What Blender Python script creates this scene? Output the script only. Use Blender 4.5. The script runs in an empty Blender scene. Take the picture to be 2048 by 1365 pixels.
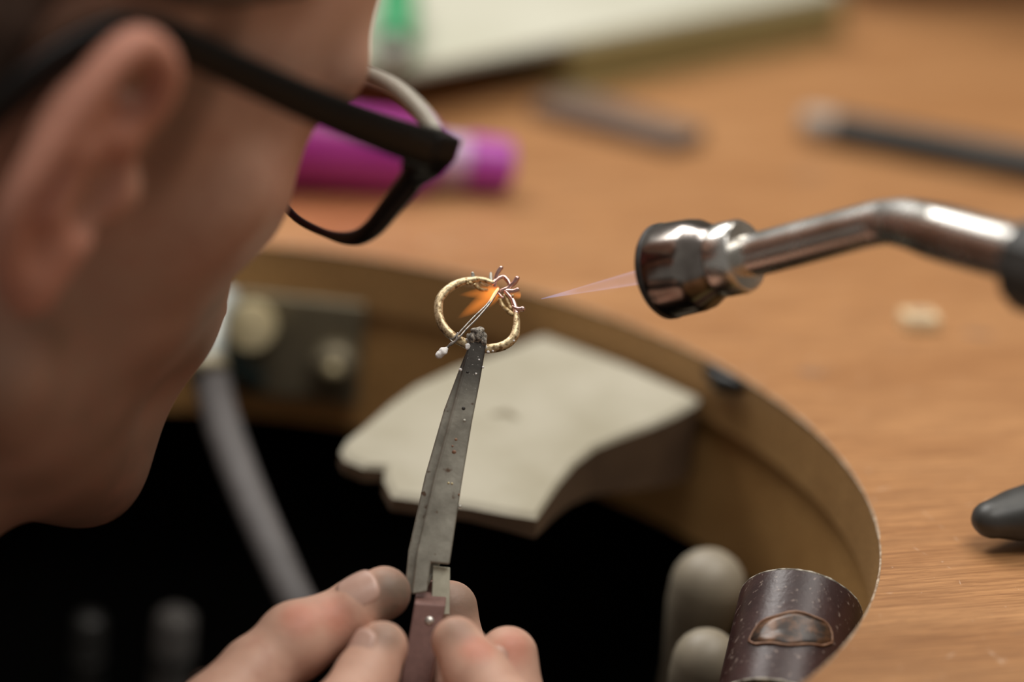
import bpy, bmesh, math, random
import numpy as np
from mathutils import Vector, Matrix, noise

random.seed(7); np.random.seed(7)
scene = bpy.context.scene
COL = scene.collection
MM = 0.001
# ------------------------------------------------------------------ camera, world, lights, exposure
PITCH, ROLL, CAM_H, FPX, FOCUS = math.radians(21), math.radians(6), 291.05, 5688.9, 690.0
_c, _s = math.cos(ROLL), math.sin(ROLL)
_r0, _u0 = np.array([1., 0, 0]), np.array([0, math.sin(PITCH), math.cos(PITCH)])
FWD = np.array([0, math.cos(PITCH), -math.sin(PITCH)])
RIGHT, UP = _c*_r0 + _s*_u0, -_s*_r0 + _c*_u0
CAM = np.array([0, 0, CAM_H])
cam = bpy.data.objects.new('camera', bpy.data.cameras.new('camera')); COL.objects.link(cam)
m3 = np.c_[RIGHT, UP, -FWD]
M4 = Matrix([list(m3[i]) + [CAM[i]*MM] for i in range(3)] + [[0, 0, 0, 1]])
cam.matrix_world = M4
cam.data.sensor_width = 36; cam.data.lens = 100; cam.data.clip_start = 0.02; cam.data.clip_end = 50
cam.data.dof.use_dof = True; cam.data.dof.focus_distance = FOCUS*MM; cam.data.dof.aperture_fstop = 3.5
scene.camera = cam

world = bpy.data.worlds.new('world'); scene.world = world; world.use_nodes = True
world.node_tree.nodes['Background'].inputs[0].default_value = (1.0, 0.93, 0.84, 1)
world.node_tree.nodes['Background'].inputs[1].default_value = 0.21

def area(name, loc, target, sx, sy, power, col):
    l = bpy.data.lights.new(name, 'AREA'); l.shape = 'RECTANGLE'; l.size = sx*MM; l.size_y = sy*MM
    l.energy = power; l.color = col
    o = bpy.data.objects.new(name, l); COL.objects.link(o)
    o.location = Vector(loc)*MM
    d = Vector(target) - Vector(loc); o.rotation_euler = d.to_track_quat('-Z', 'Y').to_euler()
    return o
area('bench_lamp', (190, 900, 600), (40, 740, 0), 460, 200, 1.6, (1.0, 0.94, 0.86))
area('window_daylight', (-700, 1500, 1350), (60, 680, 0), 1000, 560, 22, (1.0, 0.97, 0.93))
area('ceiling_panel', (200, 380, 1400), (60, 680, 0), 1000, 600, 11, (1.0, 0.97, 0.93))

vs = scene.view_settings
vs.view_transform = 'Standard'; vs.look = 'None'; vs.exposure = 0.0; vs.gamma = 1.0; vs.use_curve_mapping = False
scene.cycles.use_denoising = True

# ------------------------------------------------------------------ placing helpers (millimetres, bench top is z = 0)
def P(px, py, z):
    return CAM + z*(FWD + (px-1024)/FPX*RIGHT - (py-682.5)/FPX*UP)
def G(px, py, h=0.0):
    d = FWD + (px-1024)/FPX*RIGHT - (py-682.5)/FPX*UP
    return CAM + d*((h-CAM_H)/d[2])
def unit(v):
    v = np.asarray(v, float); return v/np.linalg.norm(v)
def frame(axis, hint=(0, 0, 1)):
    a = unit(axis); h = np.asarray(hint, float)
    if abs(np.dot(a, unit(h))) > 0.98: h = np.array([1., 0, 0])
    x = unit(np.cross(h, a)); return x, np.cross(a, x), a      # x, y, axis

# ------------------------------------------------------------------ object helpers
def tag(o, label=None, cat=None, group=None, kind=None):
    if label: o['label'] = label
    if cat: o['category'] = cat
    if group: o['group'] = group
    if kind: o['kind'] = kind
    return o
def thing(name, base, label, cat, group=None):
    o = bpy.data.objects.new(name, None); COL.objects.link(o)
    o.empty_display_size = 0.01; o.location = Vector(base)*MM
    return tag(o, label, cat, group)
def origin(o):
    v = np.zeros(3)
    while o is not None:
        v = v + np.array(o.location)/MM; o = o.parent
    return v
def obj(name, geo, mat, parent=None, base=None, smooth=True, bevel=0, label=None, subdiv=0, sharp=None):
    V, F = geo
    V = np.asarray(V, float)
    off = origin(parent) if parent is not None else np.zeros(3)
    b = np.asarray(base, float) if base is not None else off
    me = bpy.data.meshes.new(name)
    me.from_pydata(((V-b)*MM).tolist(), [], [list(map(int, f)) for f in F]); me.update()
    bm = bmesh.new(); bm.from_mesh(me); bmesh.ops.recalc_face_normals(bm, faces=bm.faces); bm.to_mesh(me); bm.free()
    if smooth: me.shade_smooth()
    if sharp: me.set_sharp_from_angle(angle=math.radians(sharp))
    for m in (mat if isinstance(mat, (list, tuple)) else [mat]): me.materials.append(m)
    o = bpy.data.objects.new(name, me); COL.objects.link(o)
    o.location = Vector(b-off)*MM
    if parent is not None: o.parent = parent
    if label: o['label'] = label
    if bevel:
        md = o.modifiers.new('bevel', 'BEVEL'); md.width = bevel*MM; md.segments = 3; md.limit_method = 'ANGLE'; md.angle_limit = math.radians(35)
        md.harden_normals = False
    if subdiv:
        md = o.modifiers.new('sub', 'SUBSURF'); md.levels = md.render_levels = subdiv
    return o
def join(*geos):
    V, F = [], []
    for v, f in geos:
        n = len(V); V += [list(p) for p in v]; F += [[i+n for i in q] for q in f]
    return V, F
def tube(path, radii, n=14, cap=True, closed=False, flat=1.0, hint=None, wob=0.0):
    path = [np.asarray(p, float) for p in path]; m = len(path)
    if np.isscalar(radii): radii = [radii]*m
    if cap and not closed:                       # rounded ends
        a, b = unit(path[0]-path[1]), unit(path[-1]-path[-2]); r0, r1 = radii[0], radii[-1]
        pa, ra, pb, rb = [], [], [], []
        for t in (80, 60, 40, 20):
            t = math.radians(t)
            pa.append(path[0]+a*r0*math.sin(t)); ra.append(r0*math.cos(t))
        for t in (20, 40, 60, 80):
            t = math.radians(t)
            pb.append(path[-1]+b*r1*math.sin(t)); rb.append(r1*math.cos(t))
        path = pa+path+pb; radii = ra+list(radii)+rb; m = len(path)
    V, F = [], []
    x = None
    for i in range(m):
        if closed: t = unit(path[(i+1) % m]-path[i-1])
        else: t = unit(path[min(i+1, m-1)]-path[max(i-1, 0)])
        if x is None: x = frame(t, hint if hint is not None else (0.3, 0.2, 1))[0]
        x = unit(x-np.dot(x, t)*t); y = np.cross(t, x)
        for k in range(n):
            a = 2*math.pi*k/n
            r = radii[i]
            if wob: r *= 1+wob*noise.noise(Vector(path[i])*0.9+Vector((math.cos(a)*.8, math.sin(a)*.8, 0)))
            V.append(path[i]+x*math.cos(a)*r+y*math.sin(a)*r*flat)
    for i in range(m if closed else m-1):
        j = (i+1) % m
        for k in range(n):
            k2 = (k+1) % n
            F.append([i*n+k, i*n+k2, j*n+k2, j*n+k])
    if not closed:
        F.append([k for k in range(n)][::-1]); F.append([(m-1)*n+k for k in range(n)])
    return V, F
def smooth_path(pts, per=6, closed=False):
    pts = [np.asarray(p, float) for p in pts]; out = []; m = len(pts)
    for i in range(m if closed else m-1):
        if closed: p0, p1, p2, p3 = pts[i-1], pts[i], pts[(i+1) % m], pts[(i+2) % m]
        else: p0, p1, p2, p3 = pts[max(i-1, 0)], pts[i], pts[i+1], pts[min(i+2, m-1)]
        for k in range(per):
            t = k/per
            out.append(0.5*((2*p1)+(p2-p0)*t+(2*p0-5*p1+4*p2-p3)*t*t+(3*p1-p0-3*p2+p3)*t**3))
    if not closed: out.append(pts[-1])
    return out
def lathe(o, axis, prof, n=40, closed=False, hint=(0, 0, 1)):
    x, y, a = frame(axis, hint); V, F = [], []
    for s, r in prof:
        for k in range(n):
            t = 2*math.pi*k/n; V.append(np.asarray(o)+a*s+(x*math.cos(t)+y*math.sin(t))*r)
    m = len(prof)
    for i in range(m if closed else m-1):
        j = (i+1) % m
        for k in range(n): F.append([i*n+k, i*n+(k+1) % n, j*n+(k+1) % n, j*n+k])
    if not closed:
        F.append(list(range(n))); F.append([(m-1)*n+k for k in range(n)])
    return V, F
def prism(top, bottom):
    n = len(top); V = list(top)+list(bottom)
    F = [list(range(n)), [n+k for k in range(n)][::-1]]
    for k in range(n): F.append([k, n+k, n+(k+1) % n, (k+1) % n])
    return V, F
def box(c, ex, ey, ez):
    c, ex, ey, ez = [np.asarray(v, float) for v in (c, ex, ey, ez)]
    t = [c-ex-ey+ez, c+ex-ey+ez, c+ex+ey+ez, c-ex+ey+ez]
    return prism(t, [p-2*ez for p in t])

# ------------------------------------------------------------------ implicit-surface modelling (for the body)
def sd_cap(X, a, b, ra, rb):
    a, b = np.asarray(a, float), np.asarray(b, float); d = b-a; L = float(d@d)
    px, py, pz = X[0]-a[0], X[1]-a[1], X[2]-a[2]
    t = np.clip((px*d[0]+py*d[1]+pz*d[2])/L, 0, 1)
    return np.sqrt((px-t*d[0])**2+(py-t*d[1])**2+(pz-t*d[2])**2)-(ra+(rb-ra)*t)
def sd_ell(X, c, r, R=None):
    px, py, pz = X[0]-c[0], X[1]-c[1], X[2]-c[2]
    if R is not None:
        R = np.asarray(R); q = [R[0][i]*px+R[1][i]*py+R[2][i]*pz for i in range(3)]; px, py, pz = q
    k0 = np.sqrt((px/r[0])**2+(py/r[1])**2+(pz/r[2])**2)+1e-6
    k1 = np.sqrt((px/r[0]**2)**2+(py/r[1]**2)**2+(pz/r[2]**2)**2)+1e-9
    return k0*(k0-1)/k1
def smin(a, b, k):
    h = np.maximum(k-np.abs(a-b), 0)/k; return np.minimum(a, b)-h*h*k/4
def smax(a, b, k): return -smin(-a, -b, k)
def grid(lo, hi, h):
    ax = [np.arange(lo[i], hi[i]+h, h, dtype=np.float32) for i in range(3)]
    return np.meshgrid(*ax, indexing='ij')
def surface_net(D, lo, h):
    nx, ny, nz = D.shape; ins = D < 0
    cx, cy, cz = nx-1, ny-1, nz-1
    cnt = np.zeros((cx, cy, cz), np.int32); acc = np.zeros((cx, cy, cz, 3), np.float32)
    corners = [(i, j, k) for i in (0, 1) for j in (0, 1) for k in (0, 1)]
    for a in corners:
        for ax in range(3):
            if a[ax]: continue
            b = list(a); b[ax] = 1
            A = D[a[0]:a[0]+cx, a[1]:a[1]+cy, a[2]:a[2]+cz]; Bv = D[b[0]:b[0]+cx, b[1]:b[1]+cy, b[2]:b[2]+cz]
            mk = (A < 0) != (Bv < 0)
            t = A[mk]/(A[mk]-Bv[mk])
            v = np.zeros((t.size, 3), np.float32); v[:] = a; v[:, ax] = t
            acc[mk] += v; cnt[mk] += 1
    act = cnt > 0
    idx = np.full((cx, cy, cz), -1, np.int64); idx[act] = np.arange(act.sum())
    base = np.argwhere(act)
    V = (base+acc[act]/cnt[act][:, None])*h+np.asarray(lo)
    Q = []
    for ax in range(3):
        o1, o2 = (ax+1) % 3, (ax+2) % 3
        sl = [slice(None)]*3; sl2 = [slice(None)]*3; sl[ax] = slice(0, -1); sl2[ax] = slice(1, None)
        fl = ins[tuple(sl)] != ins[tuple(sl2)]
        e = np.argwhere(fl)
        e = e[(e[:, o1] > 0) & (e[:, o2] > 0) & (e[:, o1] < D.shape[o1]-1) & (e[:, o2] < D.shape[o2]-1)]
        d1 = np.zeros(3, int); d1[o1] = 1; d2 = np.zeros(3, int); d2[o2] = 1
        q = np.stack([idx[tuple((e-d1-d2).T)], idx[tuple((e-d2).T)], idx[tuple(e.T)], idx[tuple((e-d1).T)]], 1)
        flip = ins[tuple(e.T)]
        q[~flip] = q[~flip][:, ::-1]; Q.append(q)
    return V, np.concatenate(Q)

# ------------------------------------------------------------------ materials
def mat(name):
    m = bpy.data.materials.new(name); m.use_nodes = True
    nt = m.node_tree; return m, nt, nt.nodes['Principled BSDF']
def N(nt, t, **kw):
    n = nt.nodes.new(t)
    for k, v in kw.items():
        if hasattr(n, k): setattr(n, k, v)
        else: n.inputs[k].default_value = v
    return n
def ramp(nt, fac, stops):
    r = nt.nodes.new('ShaderNodeValToRGB'); nt.links.new(fac, r.inputs[0])
    el = r.color_ramp.elements
    while len(el) < len(stops): el.new(0.5)
    for e, (p, c) in zip(el, stops): e.position = p; e.color = (*c, 1)
    return r.outputs[0]
def mix(nt, fac, a, b):
    n = nt.nodes.new('ShaderNodeMix'); n.data_type = 'RGBA'
    for sock, v in ((n.inputs[0], fac), (n.inputs[6], a), (n.inputs[7], b)):
        if isinstance(v, bpy.types.NodeSocket): nt.links.new(v, sock)
        elif isinstance(v, (int, float)): sock.default_value = v
        else: sock.default_value = (*v, 1)
    return n.outputs[2]
def coords(nt, scale=(1, 1, 1), rot=(0, 0, 0), kind='Object'):
    tc = nt.nodes.new('ShaderNodeTexCoord'); mp = nt.nodes.new('ShaderNodeMapping')
    mp.inputs['Scale'].default_value = scale; mp.inputs['Rotation'].default_value = rot
    nt.links.new(tc.outputs[kind], mp.inputs[0]); return mp.outputs[0]
def noise_tex(nt, vec, scale, detail=4, rough=0.55, dist=0.0):
    n = N(nt, 'ShaderNodeTexNoise'); n.inputs['Scale'].default_value = scale; n.inputs['Detail'].default_value = detail
    n.inputs['Roughness'].default_value = rough; n.inputs['Distortion'].default_value = dist
    nt.links.new(vec, n.inputs['Vector']); return n.outputs[0]
def bump(nt, bsdf, h, strength=0.3, dist=0.0005):
    b = N(nt, 'ShaderNodeBump'); b.inputs['Strength'].default_value = strength; b.inputs['Distance'].default_value = dist
    nt.links.new(h, b.inputs['Height']); nt.links.new(b.outputs[0], bsdf.inputs['Normal'])
def simple(name, c1, c2, scale=120, rough=0.5, metal=0.0, bmp=0.2, det=5, stretch=(1, 1, 1), lo=0.3, hi=0.7, bdist=0.0003, spec=0.5):
    m, nt, b = mat(name)
    v = coords(nt, stretch); n = noise_tex(nt, v, scale, det)
    nt.links.new(ramp(nt, n, [(lo, c1), (hi, c2)]), b.inputs['Base Color'])
    b.inputs['Roughness'].default_value = rough; b.inputs['Metallic'].default_value = metal
    b.inputs['Specular IOR Level'].default_value = spec
    if bmp: bump(nt, b, n, bmp, bdist)
    return m

AX = math.radians(41)                                    # direction the jeweller faces
def wood(name, dark, mid, light, grain_ang, fine=1.0, rough=0.42, wear=True):
    m, nt, b = mat(name)
    v0 = coords(nt)
    r0 = N(nt, 'ShaderNodeVectorRotate'); r0.rotation_type = 'Z_AXIS'; r0.inputs['Angle'].default_value = -grain_ang
    nt.links.new(v0, r0.inputs['Vector'])
    def sc(s):
        mp = nt.nodes.new('ShaderNodeMapping'); mp.inputs['Scale'].default_value = s; nt.links.new(r0.outputs[0], mp.inputs[0]); return mp.outputs[0]
    broad = noise_tex(nt, sc((4, 22, 22)), 1.6, 4, 0.5, 0.6)
    grain = noise_tex(nt, sc((38, 900*fine, 900*fine)), 1.0, 5, 0.6, 0.2)
    fib = noise_tex(nt, sc((150, 2600*fine, 2600*fine)), 1.0, 3, 0.6)
    c = ramp(nt, broad, [(0.3, mid), (0.72, light)])
    gf = ramp(nt, grain, [(0.40, (1, 1, 1)), (0.62, (0, 0, 0))])
    c = mix(nt, 0.0, c, dark); nd = c.node; 
    mul = N(nt, 'ShaderNodeMath', operation='MULTIPLY'); nt.links.new(gf, mul.inputs[0]); mul.inputs[1].default_value = 0.55
    nt.links.new(mul.outputs[0], nd.inputs[0])
    ff = ramp(nt, fib, [(0.33, (1, 1, 1)), (0.45, (0, 0, 0))])
    mul2 = N(nt, 'ShaderNodeMath', operation='MULTIPLY'); nt.links.new(ff, mul2.inputs[0]); mul2.inputs[1].default_value = 0.5
    c = mix(nt, 0.0, c, dark); nt.links.new(mul2.outputs[0], c.node.inputs[0])
    if wear:
        st = noise_tex(nt, sc((26, 40, 40)), 1.0, 3, 0.5, 0.4)          # grimy patches
        sf = ramp(nt, st, [(0.66, (0, 0, 0)), (0.76, (0.55, 0.55, 0.55))])
        c = mix(nt, 0.0, c, (0.13, 0.09, 0.06)); nt.links.new(sf, c.node.inputs[0])
        vr = N(nt, 'ShaderNodeTexVoronoi'); vr.feature = 'DISTANCE_TO_EDGE'; vr.inputs['Scale'].default_value = 1.0
        nt.links.new(sc((70, 28, 28)), vr.inputs['Vector'])
        l1 = ramp(nt, vr.outputs['Distance'], [(0.004, (1, 1, 1)), (0.010, (0, 0, 0))])
        brk = noise_tex(nt, v0, 160, 2)
        l2 = ramp(nt, brk, [(0.60, (0, 0, 0)), (0.70, (0.5, 0.5, 0.5))])
        ml = N(nt, 'ShaderNodeMath', operation='MULTIPLY'); nt.links.new(l1, ml.inputs[0]); nt.links.new(l2, ml.inputs[1])
        c = mix(nt, 0.0, c, (0.72, 0.55, 0.42)); nt.links.new(ml.outputs[0], c.node.inputs[0])
        sp = noise_tex(nt, v0, 700, 1)
        s2 = ramp(nt, sp, [(0.76, (0, 0, 0)), (0.80, (0.6, 0.6, 0.6))])
        c = mix(nt, 0.0, c, (0.75, 0.6, 0.48)); nt.links.new(s2, c.node.inputs[0])
    nt.links.new(c, b.inputs['Base Color'])
    b.inputs['Roughness'].default_value = rough
    bump(nt, b, grain, 0.12, 0.0002)
    return m
GRAIN = math.radians(22)
M_bench = wood('bench_wood', (0.17, 0.068, 0.024), (0.385, 0.18, 0.068), (0.52, 0.27, 0.115), GRAIN, rough=0.38)
M_edge = wood('bench_edge_wood', (0.20, 0.105, 0.037), (0.42, 0.23, 0.083), (0.54, 0.31, 0.118), GRAIN, wear=False, rough=0.55)
M_rail = wood('rail_wood', (0.26, 0.13, 0.042), (0.50, 0.275, 0.095), (0.62, 0.36, 0.135), GRAIN, wear=False, rough=0.5)
M_rim = simple('worn_rim', (0.20, 0.11, 0.05), (0.46, 0.36, 0.26), 500, 0.8, lo=0.35, hi=0.6)
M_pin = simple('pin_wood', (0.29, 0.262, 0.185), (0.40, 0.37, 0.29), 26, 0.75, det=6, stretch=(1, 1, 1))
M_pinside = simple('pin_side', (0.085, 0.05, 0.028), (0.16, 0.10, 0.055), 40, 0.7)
M_leather = simple('black_leather', (0.0015, 0.0014, 0.0013), (0.003, 0.0027, 0.0025), 300, 0.9, spec=0.03)
M_floor = simple('dark_floor', (0.03, 0.025, 0.02), (0.05, 0.04, 0.03), 8, 0.7)
M_wall = simple('plaster', (0.30, 0.27, 0.23), (0.36, 0.33, 0.28), 12, 0.9)
M_black = simple('black_acetate', (0.006, 0.0055, 0.005), (0.008, 0.007, 0.006), 200, 0.3, bmp=0, spec=0.2)
M_greyframe = simple('grey_frame', (0.36, 0.33, 0.26), (0.50, 0.47, 0.40), 60, 0.3, bmp=0)
M_gold = simple('fired_gold', (0.22, 0.135, 0.055), (0.76, 0.62, 0.38), 900, 0.45, 0.6, 0.7, lo=0.34, hi=0.52)
M_goldgrit = simple('flux_gold', (0.30, 0.19, 0.07), (0.76, 0.62, 0.36), 1100, 0.6, 0.5, 0.9, lo=0.4, hi=0.6)
M_copper = simple('heated_pink_metal', (0.58, 0.30, 0.25), (0.90, 0.70, 0.64), 500, 0.3, 0.9, 0.3)
M_greymetal = simple('oxidised_silver', (0.30, 0.30, 0.26), (0.62, 0.60, 0.52), 500, 0.45, 0.5, 0.4)
M_flux = simple('flux', (0.70, 0.67, 0.63), (0.86, 0.85, 0.83), 900, 0.8, 0, 0.8)
M_wire = simple('binding_wire', (0.10, 0.095, 0.09), (0.45, 0.42, 0.38), 700, 0.38, 0.85, 0.3)
M_crust = simple('crust', (0.05, 0.045, 0.04), (0.48, 0.44, 0.37), 1300, 0.8, 0.1, 1.0, lo=0.38, hi=0.62, bdist=0.0006)
M_brass = simple('dull_brass', (0.55, 0.46, 0.26), (0.70, 0.61, 0.38), 80, 0.42, 0.3, 0.1)
M_olivemetal = simple('dull_steel_plate', (0.20, 0.17, 0.11), (0.28, 0.24, 0.16), 60, 0.5, 0.5, 0.1)
M_hose = simple('grey_rubber', (0.095, 0.087, 0.085), (0.125, 0.115, 0.112), 150, 0.6, spec=0.3)
M_ferrule = simple('pale_ferrule', (0.42, 0.45, 0.42), (0.55, 0.58, 0.54), 100, 0.35, 0.4)
M_teal = simple('dark_teal', (0.012, 0.022, 0.021), (0.02, 0.032, 0.03), 100, 0.4)
M_grip = simple('red_fibre', (0.17, 0.085, 0.070), (0.23, 0.12, 0.10), 500, 0.6, 0, 0.15)
M_rivet = simple('rivet', (0.45, 0.42, 0.38), (0.7, 0.66, 0.6), 500, 0.35, 0.8)
M_strip = simple('bright_strip', (0.36, 0.34, 0.25), (0.60, 0.58, 0.46), 160, 0.5, 0.3, 0.2)
M_purple = simple('purple_plastic', (0.34, 0.03, 0.32), (0.44, 0.06, 0.40), 40, 0.35, bmp=0)
M_lilac = simple('lilac_plastic', (0.50, 0.32, 0.50), (0.56, 0.38, 0.56), 40, 0.4, bmp=0)
M_paper = simple('cream_paper', (0.44, 0.43, 0.34), (0.52, 0.51, 0.42), 14, 0.85, bmp=0)
M_olive = simple('olive_cover', (0.20, 0.165, 0.06), (0.27, 0.22, 0.085), 18, 0.7, bmp=0)
M_green = simple('green_plastic', (0.025, 0.24, 0.085), (0.035, 0.30, 0.12), 30, 0.4, bmp=0)
M_greycap = simple('grey_plastic', (0.28, 0.24, 0.22), (0.34, 0.30, 0.28), 30, 0.5, bmp=0)
M_steelstrip = simple('brown_steel', (0.12, 0.08, 0.06), (0.17, 0.12, 0.09), 60, 0.8, 0.0, spec=0.2)
M_dark = simple('dark_steel', (0.030, 0.030, 0.028), (0.06, 0.058, 0.054), 90, 0.45, 0.3)
M_palebit = simple('pale_tip', (0.30, 0.25, 0.20), (0.38, 0.33, 0.28), 90, 0.6)
M_chip = simple('pale_wood_chip', (0.66, 0.52, 0.32), (0.76, 0.62, 0.40), 120, 0.8)
M_handlewood = simple('greyed_wood_handle', (0.14, 0.115, 0.08), (0.36, 0.315, 0.235), 45, 0.5, stretch=(1, 1, 0.5), lo=0.25, hi=0.75)
M_toolsteel = simple('tool_steel', (0.10, 0.092, 0.086), (0.15, 0.14, 0.13), 40, 0.6, 0.2)

def chrome():
    m, nt, b = mat('worn_chrome')
    v = coords(nt); n = noise_tex(nt, v, 90, 5)
    nt.links.new(ramp(nt, n, [(0.35, (0.52, 0.50, 0.46)), (0.7, (0.72, 0.70, 0.67))]), b.inputs['Base Color'])
    b.inputs['Metallic'].default_value = 1.0
    nt.links.new(ramp(nt, n, [(0.3, (0.2, 0.2, 0.2)), (0.7, (0.3, 0.3, 0.3))]), b.inputs['Roughness'])
    return m
M_chrome = chrome()
def nozzle_mat():
    m, nt, b = mat('heat_darkened_chrome')
    v = coords(nt); n = noise_tex(nt, v, 110, 4)
    nt.links.new(ramp(nt, n, [(0.3, (0.20, 0.17, 0.155)), (0.7, (0.42, 0.39, 0.36))]), b.inputs['Base Color'])
    b.inputs['Metallic'].default_value = 1.0; b.inputs['Roughness'].default_value = 0.2
    return m
M_nozzle = nozzle_mat()
M_soot = simple('sooty_rim', (0.02, 0.018, 0.017), (0.05, 0.045, 0.04), 300, 0.5, 0.4)

def steel_blade():
    m, nt, b = mat('tweezer_steel')
    v = coords(nt); n = noise_tex(nt, v, 130, 6, 0.6); n2 = noise_tex(nt, v, 420, 3); sp = noise_tex(nt, v, 1500, 2); br = noise_tex(nt, v, 300, 2, 0.5)
    c = ramp(nt, n, [(0.3, (0.20, 0.185, 0.15)), (0.7, (0.42, 0.40, 0.335))])
    f = ramp(nt, br, [(0.66, (0, 0, 0)), (0.72, (0.85, 0.85, 0.85))]); c = mix(nt, 0, c, (0.10, 0.042, 0.016)); nt.links.new(f, c.node.inputs[0])
    # soot near the tip, along the object's own length
    tc = nt.nodes.new('ShaderNodeTexCoord'); sx = N(nt, 'ShaderNodeSeparateXYZ'); nt.links.new(tc.outputs['Object'], sx.inputs[0])
    mr = N(nt, 'ShaderNodeMapRange'); nt.links.new(sx.outputs[2], mr.inputs[0])
    mr.inputs[1].default_value = -0.014; mr.inputs[2].default_value = -0.004
    c = mix(nt, 0, c, (0.035, 0.030, 0.027)); ml = N(nt, 'ShaderNodeMath', operation='MULTIPLY'); ml.inputs[1].default_value = 0.9
    nt.links.new(mr.outputs[0], ml.inputs[0]); nt.links.new(ml.outputs[0], c.node.inputs[0])
    f = ramp(nt, sp, [(0.68, (0, 0, 0)), (0.73, (0.85, 0.85, 0.85))])
    ms = N(nt, 'ShaderNodeMath', operation='MULTIPLY'); nt.links.new(f, ms.inputs[0]); nt.links.new(mr.outputs[0], ms.inputs[1])
    c = mix(nt, 0, c, (0.6, 0.57, 0.52)); nt.links.new(ms.outputs[0], c.node.inputs[0])
    nt.links.new(c, b.inputs['Base Color'])
    b.inputs['Metallic'].default_value = 0.55; b.inputs['Roughness'].default_value = 0.42
    bump(nt, b, n2, 0.25, 0.0003)
    return m
M_blade = steel_blade()

def lacquer():
    m, nt, b = mat('brown_lacquer')
    v = coords(nt); n = noise_tex(nt, v, 70, 4)
    c = ramp(nt, n, [(0.3, (0.026, 0.010, 0.009)), (0.7, (0.062, 0.026, 0.022))])
    w = coords(nt, (1, 1, 0.35)); s = noise_tex(nt, w, 800, 3, 0.6)
    f = ramp(nt, s, [(0.61, (0, 0, 0)), (0.68, (0.6, 0.6, 0.6))]); c = mix(nt, 0, c, (0.34, 0.26, 0.22)); nt.links.new(f, c.node.inputs[0])
    nt.links.new(c, b.inputs['Base Color']); b.inputs['Roughness'].default_value = 0.36; bump(nt, b, s, 0.25, 0.0003)
    return m
M_lacquer = lacquer()
M_scar = simple('chipped_patch', (0.035, 0.022, 0.016), (0.20, 0.095, 0.045), 260, 0.35, 0, 0.5, lo=0.42, hi=0.66)
M_scarrim = simple('chipped_rim', (0.16, 0.06, 0.028), (0.34, 0.20, 0.12), 400, 0.5)
M_wornwhite = simple('worn_edge', (0.12, 0.10, 0.075), (0.50, 0.46, 0.38), 500, 0.7, lo=0.4, hi=0.6)

def skin():
    m, nt, b = mat('skin')
    a = N(nt, 'ShaderNodeAttribute'); a.attribute_name = 'tone'
    v = coords(nt); n = noise_tex(nt, v, 160, 4); n2 = noise_tex(nt, v, 900, 3)
    c = mix(nt, 0.0, a.outputs['Color'], (0.42, 0.19, 0.13))
    f = ramp(nt, n, [(0.45, (0, 0, 0)), (0.8, (0.45, 0.45, 0.45))]); nt.links.new(f, c.node.inputs[0])
    nt.links.new(c, b.inputs['Base Color'])
    b.inputs['Roughness'].default_value = 0.5; b.inputs['Specular IOR Level'].default_value = 0.35
    b.inputs['Subsurface Weight'].default_value = 0.12; b.inputs['Subsurface Radius'].default_value = (1, 0.4, 0.25); b.inputs['Subsurface Scale'].default_value = 0.003
    bump(nt, b, n2, 0.3, 0.0003)
    return m
M_skin = skin()
M_nail = simple('fingernail', (0.54, 0.33, 0.26), (0.62, 0.40, 0.32), 200, 0.35, bmp=0)
M_hair = simple('brown_hair', (0.05, 0.028, 0.02), (0.11, 0.066, 0.046), 400, 0.6, stretch=(1, 1, 0.2))
M_shirt = simple('black_cloth', (0.006, 0.006, 0.006), (0.012, 0.011, 0.011), 500, 0.9, spec=0.1)

def lens_mat():
    m, nt, b = mat('tinted_lens'); nt.nodes.remove(b)
    out = nt.nodes['Material Output']
    tc = nt.nodes.new('ShaderNodeTexCoord'); sx = N(nt, 'ShaderNodeSeparateXYZ'); nt.links.new(tc.outputs['Object'], sx.inputs[0])
    t = N(nt, 'ShaderNodeBsdfTransparent'); g = N(nt, 'ShaderNodeBsdfGlossy'); g.inputs['Roughness'].default_value = 0.03
    g.inputs['Color'].default_value = (0.75, 0.25, 0.85, 1)
    t.inputs['Color'].default_value = (0.97, 0.86, 0.86, 1)
    mx = nt.nodes.new('ShaderNodeMixShader'); mx.inputs[0].default_value = 0.05
    nt.links.new(t.outputs[0], mx.inputs[1]); nt.links.new(g.outputs[0], mx.inputs[2]); nt.links.new(mx.outputs[0], out.inputs[0])
    return m
M_lens = lens_mat()

# ------------------------------------------------------------------ setting
def xy(cx, cy, ang, r): return np.array([cx+r*math.cos(ang), cy+r*math.sin(ang)])
CC, CR = np.array([-69.9, 652.1]), 166.3
ax_ = np.array([math.cos(AX), math.sin(AX)]); sd_ = np.array([math.sin(AX), -math.cos(AX)])   # away from jeweller / towards his right
f_geo = box((0, 900, -770), (2200, 0, 0), (0, 2200, 0), (0, 0, 10))
tag(obj('floor', f_geo, M_floor, smooth=False, base=(0, 900, -770)), 'dark workshop floor under the bench', kind='structure')
wb = CC+ax_*1500
w_geo = box((wb[0], wb[1], 440), (sd_[0]*2200, sd_[1]*2200, 0), (ax_[0]*15, ax_[1]*15, 0), (0, 0, 1200))
tag(obj('wall_back', w_geo, M_wall, smooth=False, base=(wb[0], wb[1], -760)), 'plain pale plaster wall beyond the workbench', kind='structure')

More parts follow.
